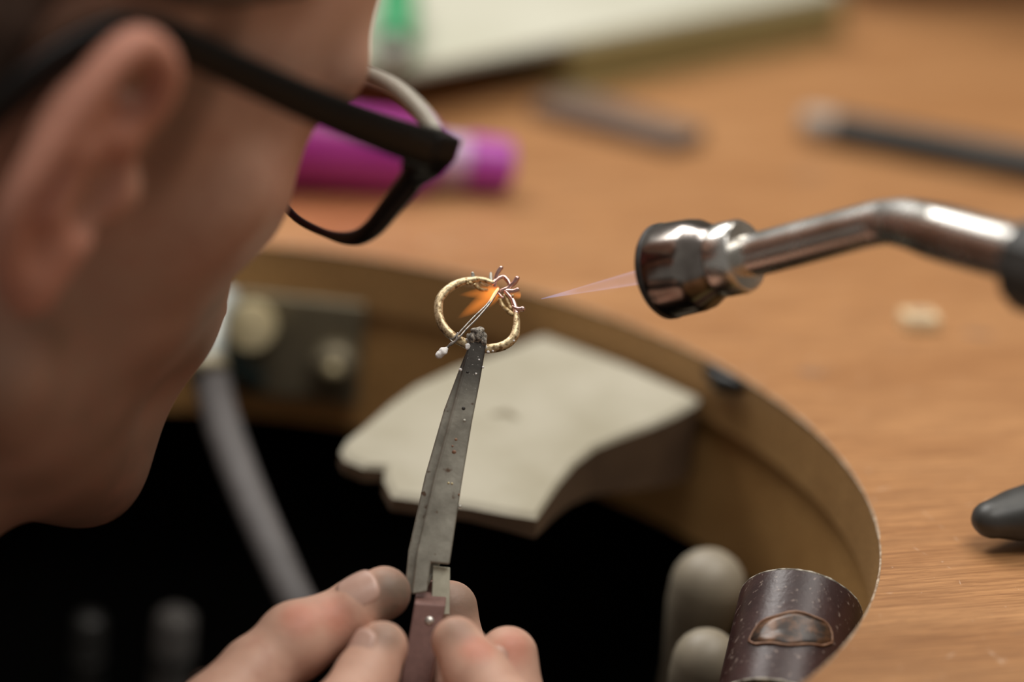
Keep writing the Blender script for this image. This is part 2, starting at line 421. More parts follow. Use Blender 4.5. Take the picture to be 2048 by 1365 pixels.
# ------------------------------------------------------------------ workbench
bench = thing('workbench', (CC[0]+ax_[0]*500, CC[1]+ax_[1]*500, -760), 'reddish brown wooden workbench with a round cutout in its front edge', 'workbench')
def cut_outline(r, straight, n=110):
    pts = []
    a0, a1 = AX-math.pi/2, AX+math.pi/2
    pts.append(CC+sd_*r-ax_*straight)
    for k in range(n+1): pts.append(xy(*CC, a0+(a1-a0)*k/n, r))
    pts.append(CC-sd_*r-ax_*straight)
    return pts
cut = cut_outline(CR, 70)
outer = [CC-sd_*620-ax_*70, CC-sd_*620+ax_*1300, CC+sd_*620+ax_*1300, CC+sd_*620-ax_*70]
poly = cut+outer
V, F = prism([(p[0], p[1], 0) for p in poly], [(p[0], p[1], -18) for p in poly])
top = obj('bench_top', (V, F), [M_bench, M_edge], bench, smooth=False)
for p_ in top.data.polygons:
    if abs(p_.normal.z) < 0.5: p_.material_index = 1
rail_in = cut_outline(CR+2.6, 66); rail_out = cut_outline(CR+30, 66)
rp = rail_in+rail_out[::-1]
obj('cutout_rail', prism([(p[0], p[1], -18) for p in rp], [(p[0], p[1], -58) for p in rp]), M_rail, bench, smooth=False)
rim = [np.array([p[0], p[1], -0.25]) for p in cut]
obj('worn_rim', tube(rim, [0.36+0.25*noise.noise(Vector((p[0]*.3, p[1]*.3, 0))) for p in rim], 6), M_rim, bench, label='pale frayed edge of the cutout')
M_smudge = simple('grimy_smudge', (0.20, 0.10, 0.05), (0.27, 0.14, 0.065), 120, 0.6, bmp=0)
for px_, py_, r_ in ((1625, 745, 4.2), (1955, 668, 4.6)):
    g_ = G(px_, py_, 0.0); V, F = lathe(g_, (0, 0, 1), [(-.2, r_*.6), (.03, r_*.55), (.05, .05)], 20)
    V = [np.array([g_[0]+(v[0]-g_[0])*1.8, v[1], v[2]]) for v in V]
    obj('smudge', (V, F), M_smudge, bench)
for sx_, dx_ in ((-1, 0), (1, 0), (-1, 1), (1, 1)):
    q = CC+sd_*sx_*570+ax_*(-20 if not dx_ else 1250)
    obj('leg', box((q[0], q[1], -389), (sd_[0]*35, sd_[1]*35, 0), (ax_[0]*35, ax_[1]*35, 0), (0, 0, 371)), M_edge, bench, smooth=False, bevel=3)

# black leather catch skin slung below the cutout
V, F = [], []
nr, na = 10, 40
for i in range(nr+1):
    t = i/nr
    for k in range(na):
        a = 2*math.pi*k/na; r = 235*t*(1-.6*max(0, -math.cos(a-AX)))
        c = CC-ax_*30
        V.append((c[0]+r*math.cos(a), c[1]+r*math.sin(a), -235+180*t**4+3*math.sin(a*5)*t*(1-t)))
for i in range(nr):
    for k in range(na): F.append([i*na+k, i*na+(k+1) % na, (i+1)*na+(k+1) % na, (i+1)*na+k])
ls = obj('catch_skin', (V, F), M_leather, base=(CC[0], CC[1], -235))
md = ls.modifiers.new('s', 'SOLIDIFY'); md.thickness = 0.003
tag(ls, 'black leather catch skin slung below the bench cutout', 'leather skin')

# small black catch on the edge of the cutout
catch = thing('edge_catch', G(1445, 742, -1), 'small black metal catch on the cutout edge above the pale wood wedge', 'catch')
e0 = G(1447, 742, 0); ea = math.atan2(e0[1]-CC[1], e0[0]-CC[0])
rd = np.array([math.cos(ea), math.sin(ea), 0]); tg = np.array([-rd[1], rd[0], 0]); ec = np.array([*xy(*CC, ea, CR), 0])
obj('tongue', tube([ec-rd*1.2+tg*6+(0, 0, -2.5), ec-rd*1.8+(0, 0, -3.5), ec-rd*1.2-tg*6+(0, 0, -2.5)], [2.2, 3.2, 2.2], 12), M_black, catch)
obj('screw', lathe(ec-rd*4+np.array([0, 0, -3.2]), -rd, [(0, 1.3), (.6, 1.2), (.8, .1)], 14), M_dark, catch)

# ------------------------------------------------------------------ bench pin
wall_mid = np.array([*xy(*CC, AX, CR), 0])
def pin_h(px, py):
    g = G(px, py, -14); d = float(np.dot(wall_mid[:2]-g[:2], ax_)); return -10.5-0.07*max(d, 0)
out_px = [(1090, 664), (1250, 722), (1402, 790), (1394, 803), (1350, 828), (1300, 850), (1240, 872), (1190, 893), (1150, 925), (1118, 965), (1092, 1005), (1074, 1032),
          (1010, 1022), (940, 1008), (860, 998), (785, 988), (768, 955), (770, 932), (728, 930), (690, 914), (681, 897), (694, 875), (728, 848), (780, 803), (832, 766), (900, 735), (965, 711), (1030, 688)]
topv = [G(x, y, pin_h(x, y)) for x, y in out_px]
def pin_bottom(p):
    d = float(np.dot(wall_mid[:2]-p[:2], ax_)); return np.array([p[0], p[1], p[2]-max(5.0, 26-0.22*max(d, 0))])
pin = thing('bench_pin', topv[1], 'pale worn wooden wedge jutting from the bench cutout below the ring', 'bench pin')
# inner, slightly lower-left bevelled facet: the top is inset and the rim sits lower
cen = np.mean(topv, 0)
inset = [p+(cen-p)*0.045 for p in topv]
Vp = [*inset, *[p-np.array([0, 0, 1.3]) for p in topv], *[pin_bottom(p) for p in topv]]
n_ = len(topv); Fp = [list(range(n_)), [2*n_+k for k in range(n_)][::-1]]
for k in range(n_):
    k2 = (k+1) % n_
    Fp += [[k, n_+k, n_+k2, k2], [n_+k, 2*n_+k, 2*n_+k2, n_+k2]]
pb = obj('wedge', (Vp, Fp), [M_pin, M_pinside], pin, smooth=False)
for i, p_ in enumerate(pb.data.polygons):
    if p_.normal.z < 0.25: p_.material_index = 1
sg = [np.array(G(x, y, pin_h(x, y)))+np.array([0, 0, .15]) for x, y in ((990, 830), (1012, 826), (1030, 836), (1012, 846))]
obj('stain', tube([sg[0], sg[1], sg[2]], [1.1, 2.0, 1.0], 10, flat=.1, hint=(0, 0, 1)), M_olivemetal, pin, label='small grey smudge')

# ------------------------------------------------------------------ ring
def ZP(zx, zy, dz=0.0):                       # detail-view pixel to space on the tilted ring plane
    px, py = 800+zx/4.875, 480+zy/4.875
    return P(px, py, FOCUS+0.3+(697-py)/8.25*0.42+dz)
ring = thing('ring', ZP(740, 1065), 'gold ring with twig-like thorns around its broken crown, held in tweezers', 'ring')
band = [(905, 418), (800, 385), (700, 390), (580, 418), (470, 480), (398, 560), (374, 650), (386, 760), (432, 860), (515, 942), (625, 1005), (740, 1050), (860, 1062), (975, 1045), (1065, 998), (1118, 930), (1136, 840), (1136, 750), (1130, 690)]
bp = smooth_path([ZP(*q) for q in band], 6)
m_ = len(bp)
br = [0.62+0.62*min(1, i/22, (m_-1-i)/18) for i in range(m_)]
obj('band', tube(bp, br, 16, flat=0.85, wob=0.04), M_gold, ring)
def twig(pts, r0, r1, m, dz=0.0, nm='twig'):
    pp = smooth_path([ZP(x, y, dz+k) for x, y, k in pts], 5)
    rr = [r0+(r1-r0)*i/(len(pp)-1) for i in range(len(pp))]
    return obj(nm, tube(pp, rr, 12, wob=.22), m, ring)
twig([(715, 395, 0), (712, 350, -.3), (708, 328, -.5)], .55, .42, M_greymetal)
twig([(888, 408, 0), (884, 360, 0), (886, 328, 0)], .48, .34, M_greymetal)
twig([(925, 452, .5), (932, 380, 0), (955, 318, -.4), (985, 275, -.8)], .42, .58, M_copper)
twig([(905, 425, 0), (960, 372, .2), (1010, 360, .4), (1052, 400, .4), (1072, 445, .2)], .5, .52, M_copper)
twig([(980, 502, .6), (1050, 470, 0), (1105, 425, -.7), (1143, 378, -1.2)], .48, .66, M_copper)
twig([(1040, 500, 0), (1100, 500, -.5), (1148, 486, -1)], .48, .52, M_copper)
twig([(1105, 655, 0), (1150, 674, -.5), (1196, 674, -.9)], .5, .62, M_copper)
twig([(1028, 505, 0), (1088, 572, 0), (1122, 650, 0), (1134, 710, 0)], .42, .75, M_copper)
twig([(735, 425, .4), (775, 480, 1), (850, 492, 1.2)], .5, .40, M_goldgrit)
twig([(788, 418, .4), (825, 440, .8), (862, 452, 1)], .42, .36, M_gold)
twig([(970, 590, .8), (1005, 650, .8), (1050, 690, .6), (1090, 722, .3)], .55, .6, M_goldgrit)
twig([(1018, 540, .5), (1050, 600, .6), (1082, 668, .4)], .42, .42, M_goldgrit)
twig([(955, 520, .8), (1000, 562, .8), (1034, 545, .6)], .4, .36, M_copper)
for zx, zy, r in ((860, 1095, .42), (905, 1085, .3), (650, 980, .5), (825, 1030, .5), (650, 400, .42), (690, 420, .5), (760, 380, .46), (730, 440, .4), (1110, 985, .3), (1100, 545, .35), (660, 430, .35), (1130, 800, .3)):
    c = ZP(zx, zy, -.8)
    obj('flux_bead', lathe(c, (0.2, 0.3, 1), [(-r, .05*r), (-.7*r, .7*r), (0, r), (.6*r, .8*r), (r, .05*r)], 9), M_flux if zy > 900 else M_goldgrit, ring)

# binding wire
wire = thing('binding_wire', ZP(370, 1130), 'thin twisted steel binding wire with a white flux blob crossing the ring', 'wire')
w1 = smooth_path([ZP(x, y, k) for x, y, k in ((952, 485, 0), (900, 560, -.6), (840, 640, -1.2), (720, 755, -1.8), (630, 850, -2), (565, 925, -2), (540, 985, -1.8), (495, 1010, -1.4), (470, 1040, -1.2), (452, 1068, -1.2))], 5)
w2 = smooth_path([ZP(x, y, k) for x, y, k in ((962, 492, 0), (905, 580, -.8), (855, 650, -1.4), (745, 775, -2), (650, 870, -2.2), (590, 940, -2.3), (555, 975, -2), (505, 1020, -1.6), (478, 1030, -1), (455, 1060, -1.0))], 5)
obj('strand', tube(w1, .24, 8), M_wire, wire); obj('strand', tube(w2, .26, 8), M_wire, wire)
w3 = smooth_path([ZP(x, y, k) for x, y, k in ((560, 910, -1.6), (520, 965, -1.4), (485, 950, .2), (500, 985, -1.3), (535, 1000, -1.8))], 5)
obj('loop', tube(w3, .2, 8), M_wire, wire)
obj('flux_blob', tube(smooth_path([ZP(x, y, -1.1) for x, y in ((452, 1060), (425, 1085), (395, 1112), (372, 1128))], 4), [.45, .55, .7, .85, .95, 1.0, 1.0, .95, .9, .88, .85, .8, .7], 14, wob=.5), M_flux, wire, label='white flux blob')
def hot_mat():
    m, nt, b = mat('glowing_wire'); b.inputs['Base Color'].default_value = (.5, .3, .2, 1)
    b.inputs['Emission Color'].default_value = (1.0, .30, .12, 1); b.inputs['Emission Strength'].default_value = 2.2; return m
M_hot = hot_mat()
obj('glowing_end', tube([ZP(955, 478, -.3), ZP(925, 520, -.8), ZP(885, 585, -1.3)], [.30, .36, .30], 8), M_hot, wire, label='red-hot end of the wire')

# ------------------------------------------------------------------ tweezers
def tz(y): return float(np.interp(y, [650, 690, 1128, 1200, 1365, 1700], [691, 690, 678, 676, 671.5, 662]))
tw = thing('tweezers', P(955, 690, 690), 'grey steel soldering tweezers with red-brown fibre grips held upright by the hand', 'tweezers')
def slab(px, dz, th, zoff=lambda y: 0):
    f_ = [P(x, y, tz(y)+dz+zoff(y)) for x, y in px]; b_ = [P(x, y, tz(y)+dz+th+zoff(y)) for x, y in px]
    return prism(f_, b_)
front = [(937, 688), (944, 676), (960, 672), (971, 680), (972, 692), (960, 763), (944, 845), (923.5, 968), (899, 1130), (862, 1126), (854, 1185), (823, 1190), (833, 1103), (868, 952), (903, 820)]
obj('blade', slab(front, -1.6, 1.6), M_blade, tw, smooth=False, bevel=.45)
back = [(934, 700), (955, 690), (955, 763), (930, 900), (880, 1130), (850, 1185), (808, 1190), (816, 1103), (850, 952), (888, 820), (918, 740)]
obj('blade', slab(back, 1.9, 1.6), M_blade, tw, smooth=False, bevel=.4)
obj('spring_strip', slab([(866, 1132), (900, 1136), (899, 1230), (862, 1230)], .6, 1.2), M_strip, tw, smooth=False, bevel=.2, label='bright bare metal strip above the grip')
gtop_f = [(829, 1208), (891, 1212), (861, 1365), (806, 1640), (750, 1640), (802, 1365)]
gf = [P(x, y, tz(y)-3.0) for x, y in gtop_f]
gb = [P(x+3, y-26 if y < 1250 else y, tz(y)+3.2) for x, y in gtop_f]
grip_o = obj('grip', prism(gf, gb), M_grip, tw, smooth=False, bevel=.35)
g2 = [P(x, y, tz(y)+4.6) for x, y in ((845, 1162), (872, 1164), (850, 1365), (790, 1640), (750, 1640), (800, 1365))]
obj('grip', prism(g2, [p+FWD*4 for p in g2]), M_grip, tw, smooth=False, bevel=.3)
rv = P(859, 1243, tz(1243)-3.0)
obj('rivet', lathe(rv, -FWD+0.15*UP, [(-1, 1.1), (.05, 1.15), (.35, .9), (.5, .1)], 20), M_rivet, grip_o)
for k, (x, y, r) in enumerate(((955, 670, 1.7), (945, 676, 1.3), (964, 674, 1.4), (950, 666, 1.2), (960, 664, 1.2), (941, 684, 1.0), (968, 684, 1.0), (937, 673, .7), (970, 694, .6), (936, 694, .8))):
    c = P(x, y, 688.6+.4*(k % 3))
    V, F = tube([c-UP*r*.25, c+UP*r*.25], r*.8, 14, wob=0.6)
    obj('flux_crust', (V, F), M_crust if k < 8 else M_flux, tw)
for x, y, r, m in ((908, 905, .55, 'r'), (912, 880, .4, 'r'), (905, 893, .3, 'r'), (897, 967, .32, 'o'), (904, 968, .3, 'o'), (927, 818, .5, 'd'), (929, 842, .4, 'g'), (918, 990, .28, 'r'), (920, 1014, .5, 'g'), (935, 745, .35, 'd'), (921, 740, .4, 'w'), (966, 735, .3, 'w'), (952, 748, .28, 'w'), (958, 720, .26, 'w')):
    c = P(x, y, tz(y)-1.6)
    obj('deposit', lathe(c, -FWD, [(-.1, r), (.08, r*.95), (.2, r*.5), (.24, .02)], 10), {'r': M_scarrim, 'o': M_brass, 'd': M_soot, 'g': M_greymetal, 'w': M_flux}[m], tw)

# ------------------------------------------------------------------ torch
torch_z = lambda x: float(np.interp(x, [1085, 1325, 1765, 2048, 2600], [690, 671, 632, 596, 520]))
T = lambda x, y: P(x, y, torch_z(x))
a0, a1 = T(1330, 543), T(1500, 510)
ta = unit(a1-a0); Lc = float(np.linalg.norm(a1-a0))
torch = thing('blow_torch', T(1400, 530), 'chrome blow torch with flared nozzle and bent tube above the bench', 'torch')
nz = [(0, 9.2), (0, 11.0), (.6, 11.3), (3.0, 11.25), (9, 11.0), (11.5, 10.5), (14.5, 8.9), (16.5, 8.35)]
obj('nozzle', lathe(a0, ta, nz+[(16.5, 4), (6, 5.5), (1, 9.0)], 56, closed=True), M_nozzle, torch, sharp=35)
obj('nozzle_rim', lathe(a0, ta, [(-.7, 9.4), (-.9, 10.8), (-.1, 11.45), (1.0, 11.5), (1.1, 11), (0, 9.2)], 56, closed=True), M_soot, torch, label='soot-blackened nozzle rim')
obj('collar', lathe(a0, ta, [(16.3, 4), (16.3, 8.2), (17.0, 8.7), (22.2, 8.7), (23.3, 8.0), (23.8, 5.2), (23.8, 4)], 48, closed=True), M_chrome, torch, sharp=35)
tp = smooth_path([a0+ta*23, T(1525, 506), T(1620, 482), T(1700, 461), T(1765, 446), T(1815, 448), T(1871, 463), T(1945, 484), T(2045, 511), T(2140, 536)], 8)
obj('tube', tube(tp, [5.1 if i < 34 else 5.1+min(1.2, (i-34)*.08) for i in range(len(tp))], 32), M_chrome, torch)
j = T(2100, 538); jd = unit(T(2180, 560)-j)
obj('tube_nut', lathe(j, jd, [(-6, 5), (-6, 9.5), (-4.5, 10.5), (9, 10.5), (10, 8.5), (10, 5)], 12, closed=True), M_dark, torch, sharp=25, label='dark nut where the tube meets the handle')
obj('handle', tube([j+jd*9, j+jd*30, j+jd*90], [8, 11, 12], 24), M_dark, torch)
hz = [j+jd*90, j+jd*130, j+jd*170+np.array([20, 30, -50]), j+jd*180+np.array([60, 120, -150])]
hz[-1][2] = max(hz[-1][2], 9.0); hz.append(np.array([hz[-1][0]+60, hz[-1][1]+60, 6.0]))
obj('gas_hose', tube(smooth_path(hz, 6), 4.2, 14), M_hose, torch)

# flame: real emitting gas volumes
def flame_mat(name, col, strength, shell, inv):
    m, nt, b = mat(name); nt.nodes.remove(b); out = nt.nodes['Material Output']
    sx = N(nt, 'ShaderNodeSeparateXYZ'); nt.links.new(coords(nt, inv), sx.inputs[0])       # 0..1 along the flame, 0..1 across
    def mth(op, a, b_=None):
        n = N(nt, 'ShaderNodeMath', operation=op)
        for i, v in enumerate((a, b_)):
            if v is None: continue
            if isinstance(v, (int, float)): n.inputs[i].default_value = v
            else: nt.links.new(v, n.inputs[i])
        return n.outputs[0]
    rr = mth('SQRT', mth('ADD', mth('MULTIPLY', sx.outputs[1], sx.outputs[1]), mth('MULTIPLY', sx.outputs[2], sx.outputs[2])))
    if shell:      # hollow inner cone: radius grows with x from the tip
        ratio = mth('MINIMUM', mth('DIVIDE', rr, mth('ADD', sx.outputs[0], 0.01)), 1.0)
        dens = mth('MULTIPLY', mth('POWER', ratio, 10.0), mth('ADD', mth('MULTIPLY', sx.outputs[0], -0.45), 1.0))
        tip = mth('MULTIPLY', mth('POWER', mth('MAXIMUM', mth('SUBTRACT', 1.0, mth('MULTIPLY', sx.outputs[0], 3.0)), 0.0), 1.5), 2.0)
        dens = mth('ADD', dens, tip)
    else:
        dens = mth('MULTIPLY', mth('POWER', mth('MAXIMUM', mth('SUBTRACT', 1.0, rr), 0.0), 1.1), mth('POWER', mth('MAXIMUM', mth('SUBTRACT', 1.0, sx.outputs[0]), 0.0), 0.8))
    inside = mth('MULTIPLY', mth('GREATER_THAN', sx.outputs[0], -0.01), mth('LESS_THAN', sx.outputs[0], 1.0))
    inside = mth('MULTIPLY', inside, mth('LESS_THAN', rr, mth('ADD', sx.outputs[0], 0.06) if shell else 1.0))
    dens = mth('MULTIPLY', dens, inside)
    em = N(nt, 'ShaderNodeEmission'); em.inputs['Color'].default_value = (*col, 1)
    nt.links.new(mth('MULTIPLY', dens, strength), em.inputs['Strength']); nt.links.new(em.outputs[0], out.inputs['Volume'])
    return m
flame = thing('torch_flame', P(1085, 597, 690), 'thin blue torch flame with orange tongues licking through the ring', 'flame')
def flame_obj(name, prof, col, strength, shell, tip, base, rad):
    d = np.asarray(base)-np.asarray(tip); L = np.linalg.norm(d); x, y, a = frame(d)
    V, F = lathe((0, 0, 0), (1, 0, 0), [(s*L*MM, r*rad*MM) for s, r in prof], 24)
    me = bpy.data.meshes.new(name); me.from_pydata([list(v) for v in V], [], F); me.update()
    me.materials.append(flame_mat(name, col, strength, shell, (1/(L*MM), 1/(rad*MM), 1/(rad*MM))))
    o = bpy.data.objects.new(name, me); COL.objects.link(o); o.parent = flame
    loc = (np.asarray(tip)-origin(flame))*MM
    o.matrix_local = Matrix([[a[i], x[i], y[i], loc[i]] for i in range(3)]+[[0, 0, 0, 1]])
    return o
OR_, BL_ = (1.0, 0.27, 0.035), (0.28, 0.46, 1.0)
flame_obj('blue_cone', [(0, .05), (.05, .10), (.5, .55), (1, 1.05)], BL_, 230, True, P(1083, 598, 690), a0-ta*.5, 2.1)
tong = [(0, .25), (.06, .75), (.2, 1.0), (.45, .85), (.75, .45), (1, .03)]
flame_obj('orange_tongue', tong, OR_, 450, False, ZP(965, 505, 1), ZP(560, 540, 4), 1.7)
flame_obj('orange_tongue', tong, OR_, 450, False, ZP(950, 510, 1), ZP(550, 775, 4), 2.3)
flame_obj('orange_tongue', tong, OR_, 450, False, ZP(970, 480, 1), ZP(720, 470, 3), 1.3)
flame_obj('orange_tongue', tong, OR_, 450, False, ZP(1180, 545, .6), ZP(1000, 520, 1), 1.2)
flame_obj('pale_outer_flame', tong, (0.75, 0.50, 0.60), 12, False, P(1240, 570, 679), P(1000, 600, 691), 2.6)

# ------------------------------------------------------------------ jeweller
HB = np.array([[0.5698, 0.736, 0.3655], [-0.4124, -0.1286, 0.9019], [0.7108, -0.6646, 0.2303]])
HT = np.array([-124.181, 64.911, -627.886]); HS = 0.9203
CM = np.c_[RIGHT, UP, -FWD]
def H(p):                                         # head space (right, forward, up; mm) to world
    p = np.atleast_2d(np.asarray(p, float)); w = CAM+(HT+HS*(p@HB.T))@CM.T
    return w if len(w) > 1 else w[0]
HX, HY, HZ = [CM@HB[:, i] for i in range(3)]
def head_sdf(X, ear=True):
    A = [np.abs(X[0]), X[1], X[2]]
    d = sd_ell(X, (0, -6, 42), (74, 98, 84))
    d = smin(d, sd_ell(X, (0, 36.5, 5), (64, 54, 80)), 20)
    d = smin(d, sd_ell(X, (0, 35, -45), (53, 46, 52)), 18)
    d = smin(d, sd_cap(A, (52, 6, -60), (20, 66, -96), 16, 15), 16)
    d = smin(d, sd_cap(X, (0, 28, -80), (0, -10, -150), 38, 44), 18)
    d = smin(d, sd_ell(X, (0, 68, -98), (21, 16, 15)), 14)
    d = smin(d, sd_ell(X, (0, 70, -78), (28, 19, 24)), 12)
    d = smin(d, sd_cap(A, (54, 48, -8), (42, 62, -12), 14, 12.5), 12)
    d = smin(d, sd_cap(A, (10, 86, 27), (46, 74, 28), 10, 9), 10)
    d = smin(d, sd_ell(X, (0, 56, 52), (55, 38, 40)), 14)
    d = smax(d, -sd_ell(A, (31, 87, 12), (15, 12, 9)), 8)
    d = smin(d, sd_ell(A, (31, 69.5, 11), (12.5, 11.5, 11)), 2)
    d = smin(d, sd_cap(X, (0, 88, 18), (0, 98, -19), 5.5, 7), 7)
    d = smin(d, sd_ell(A, (9, 90, -21), (7, 8, 6)), 5)
    d = smax(d, -sd_cap(A, (5, 95, -31), (5, 95, -26), 2.4, 2), 2)
    d = smin(d, sd_ell(X, (0, 75, -52), (32, 17, 22)), 14)
    d = smin(d, sd_ell(X, (0, 89, -48), (20, 5, 5)), 5)
    d = smin(d, sd_ell(X, (0, 88, -59), (18, 5.5, 6)), 5)
    d = smax(d, -sd_ell(X, (0, 96, -53.5), (22, 8, 1.3)), 2)
    d = smin(d, sd_cap(X, (0, -18, -45), (0, -62, -175), 52, 56), 20)
    if ear:
        base = smin(d, sd_ell(A, (70, 0, -2), (9, 9, 20)), 6)
        e = sd_ell(A, (82, -9, -1), (5.5, 14, 26))
        hel = [(75, 3, 6), (80, 6, 17), (84, 2, 27), (86, -7, 31), (88, -14, 25), (89.5, -20, 12), (90, -24, -2), (88, -24, -13), (84, -18, -24), (80, -8, -31)]
        hs = smooth_path(hel, 3)
        tb = None
        for i in range(len(hs)-1):
            q = sd_cap(A, hs[i], hs[i+1], 4.1, 4.1); tb = q if tb is None else np.minimum(tb, q)
        e = smin(e, tb, 3.5)
        e = smin(e, sd_ell(A, (80, -9, -26), (5, 8, 9.5)), 5)
        e = smax(e, -sd_ell(A, (90, -1, -5), (13, 8.5, 12)), 3)           # concha
        e = smax(e, -sd_ell(A, (92, -3, 19), (12, 5, 7)), 3)                # triangular fossa
        anti = [(86, -12, 21), (88, -14, 6), (87, -15, -10)]
        for i in range(2): e = smin(e, sd_cap(A, anti[i], anti[i+1], 3.0, 3.2), 3)
        e = smin(e, sd_ell(A, (75, 8, -5), (6, 5, 7)), 6)                  # tragus
        d = smin(base, e, 5)
    return d
def attr(me, cols):
    a = me.color_attributes.new('tone', 'FLOAT_COLOR', 'POINT')
    a.data.foreach_set('color', np.c_[cols, np.ones(len(cols))].astype(np.float32).ravel())
lo, hi, hh = (-100, -112, -150), (100, 132, 134), 1.7
X = grid(lo, hi, hh)
Dh = head_sdf(X)
Vh, Fh = surface_net(Dh, lo, hh)
SK = np.array([0.54, 0.31, 0.22])
def blend(c, tgt, w): return c*(1-w[:, None])+np.asarray(tgt)*w[:, None]
def sstep(x, a, b):
    t = np.clip((x-a)/(b-a), 0, 1); return t*t*(3-2*t)
tone = np.tile(SK, (len(Vh), 1))
ax0, ay, az = np.abs(Vh[:, 0]), Vh[:, 1], Vh[:, 2]
earm = sstep(ax0, 77, 84)*sstep(-ay, -14, -4)
tone = blend(tone, (0.62, 0.26, 0.18), earm*.75)
beard = sstep(-az, 12, 45)*sstep(-ay, -100, -70)*(1-earm)*(1-sstep(-az, 112, 135))+sstep(-az, 35, 45)*(1-earm)*sstep(ay, 20, 60)
beard = np.clip(beard, 0, 1)*(1-np.exp(-((az+53)/9)**2)*(ax0 < 24)*(ay > 78))
nz_ = np.array([noise.noise(Vector(v)*0.06) for v in Vh])
tone = blend(tone, (0.24, 0.135, 0.085), beard*np.clip(.62+.5*nz_, 0, 1))
tone = blend(tone, (0.16, 0.09, 0.06), sstep(-az, 70, 105)*sstep(ay, 30, 70)*.75)
side = sstep(az, -22, 5)*sstep(-ay, -32, -24)*sstep(ay, 14, 20)*(1-earm)
tone = blend(tone, (0.16, 0.09, 0.06), side*.75)
Wh = H(Vh)

# right hand
hand_chains = [
    [(768, 1187, 672, 6.4), (715, 1216, 671, 6.9), (650, 1254, 669, 7.3), (590, 1288, 667, 8.4), (515, 1347, 662, 8.8), (433, 1432, 655, 9.8), (330, 1560, 646, 11.5), (470, 1720, 635, 15)],
    [(764, 1295, 661, 6.1), (733, 1352, 658, 7.2), (690, 1430, 650, 8.4), (600, 1540, 640, 9.5), (560, 1720, 632, 14)],
    [(900, 1217, 688, 6.7), (905, 1290, 688, 7.4), (935, 1400, 679, 8.4), (950, 1540, 664, 9.2), (800, 1740, 640, 14)],
    [(913, 1284, 661, 5.9), (952, 1348, 657, 7.5), (1012, 1435, 650, 8.6), (980, 1580, 638, 9.4), (760, 1740, 632, 15)],
    [(1016, 1313, 670, 7.1), (1021, 1400, 667, 7.8), (1025, 1500, 659, 8.6), (980, 1620, 648, 9.6), (820, 1760, 636, 14)],
]
HC = [[(P(x, y, z), r) for x, y, z, r in ch] for ch in hand_chains]
wrist, palm = P(560, 2050, 605), P(650, 1800, 626)
allp = np.array([p for ch in HC for p, r in ch]+[wrist])
lo, hi, hh = allp.min(0)-20, allp.max(0)+20, 0.85
X = grid(lo, hi, hh)
Dd = sd_cap(X, palm+RIGHT*16, palm-RIGHT*18, 21, 20)
Dd = smin(Dd, sd_cap(X, palm, wrist, 23, 25), 14)
for ch in HC:
    e = None
    for (p0, r0), (p1, r1) in zip(ch[:-1], ch[1:]):
        q = sd_cap(X, p0, p1, r0, r1); e = q if e is None else smin(e, q, 1.8)
    Dd = smin(Dd, e, 1.6)
# knuckle bulges of the nearest finger
for (x, y, z, r) in ((588, 1282, 664.5, 7.0), (600, 1272, 666, 6.6)):
    Dd = smin(Dd, sd_ell(X, P(x, y, z), (r, r, r)), 5)
Vd, Fd = surface_net(Dd, lo, hh)
tone_d = np.tile(np.array([0.66, 0.40, 0.295]), (len(Vd), 1))
def near(V, p, r0, r1): return 1-sstep(np.linalg.norm(V-p, axis=1), r0, r1)
for (x, y, z, r) in ((665, 1235, 664, 7), (600, 1240, 660, 7), (1035, 1285, 662, 8), (955, 1300, 653, 6)):
    tone_d = blend(tone_d, (0.62, 0.25, 0.17), near(Vd, P(x, y, z), 2, r)*.8)
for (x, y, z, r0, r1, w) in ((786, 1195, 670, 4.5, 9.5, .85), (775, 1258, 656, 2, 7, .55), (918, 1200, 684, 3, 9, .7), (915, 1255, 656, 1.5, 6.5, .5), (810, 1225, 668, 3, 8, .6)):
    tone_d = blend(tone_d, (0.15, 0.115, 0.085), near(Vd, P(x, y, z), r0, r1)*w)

# torso and arms (mostly outside the frame)
neck = H((0, -62, -175)); back = -np.array([HY[0], HY[1], 0]); back = unit(back); side_r = unit(np.array([HX[0], HX[1], 0]))
chest = neck+back*85+np.array([0, 0, -150]); hip = neck+back*150+np.array([0, 0, -420])
sh_r = neck+back*15+side_r*165+np.array([0, 0, -80]); sh_l = neck+back*15-side_r*165+np.array([0, 0, -80])
el_r = sh_r+np.array([-20, -30, -200])+side_r*40; el_l = sh_l+np.array([-40, 10, -230])
wr_l = el_l+np.array([-60, -120, -160])
def torso_sdf(X, g=0.0):
    d = sd_cap(X, neck+(chest-neck)*-.05, chest, 52, 95)
    d = smin(d, sd_cap(X, chest-side_r*70, chest+side_r*70, 95, 95), 40)
    d = smin(d, sd_cap(X, chest, hip, 120, 125), 40)
    d = smin(d, sd_cap(X, sh_l, sh_r, 52, 52), 40)
    for s_, e_ in ((sh_r, el_r), (sh_l, el_l)): d = smin(d, sd_cap(X, s_, e_, 50, 38), 25)
    return d-g
ext = np.array([neck, hip, sh_r, sh_l, el_r, el_l, wr_l, wrist, palm])
lo, hi, hh = ext.min(0)-150, ext.max(0)+90, 7.0
X = grid(lo, hi, hh)
Dt = torso_sdf(X)
Dt = smin(Dt, sd_cap(X, el_r, wrist+(palm-wrist)*.4, 37, 20.5), 12); Dt = smin(Dt, sd_cap(X, el_l, wr_l, 36, 26), 12)
Dt = smin(Dt, sd_ell(X, wr_l+np.array([-10, -30, -40]), (34, 40, 48)), 12)
Vt, Ft = surface_net(Dt, lo, hh)
tone_t = np.tile(SK, (len(Vt), 1))
Vall = np.concatenate([Wh, Vd, Vt]); Fall = np.concatenate([Fh, Fd+len(Wh), Ft+len(Wh)+len(Vd)])
person = obj('person', (Vall, Fall), M_skin, base=hip)
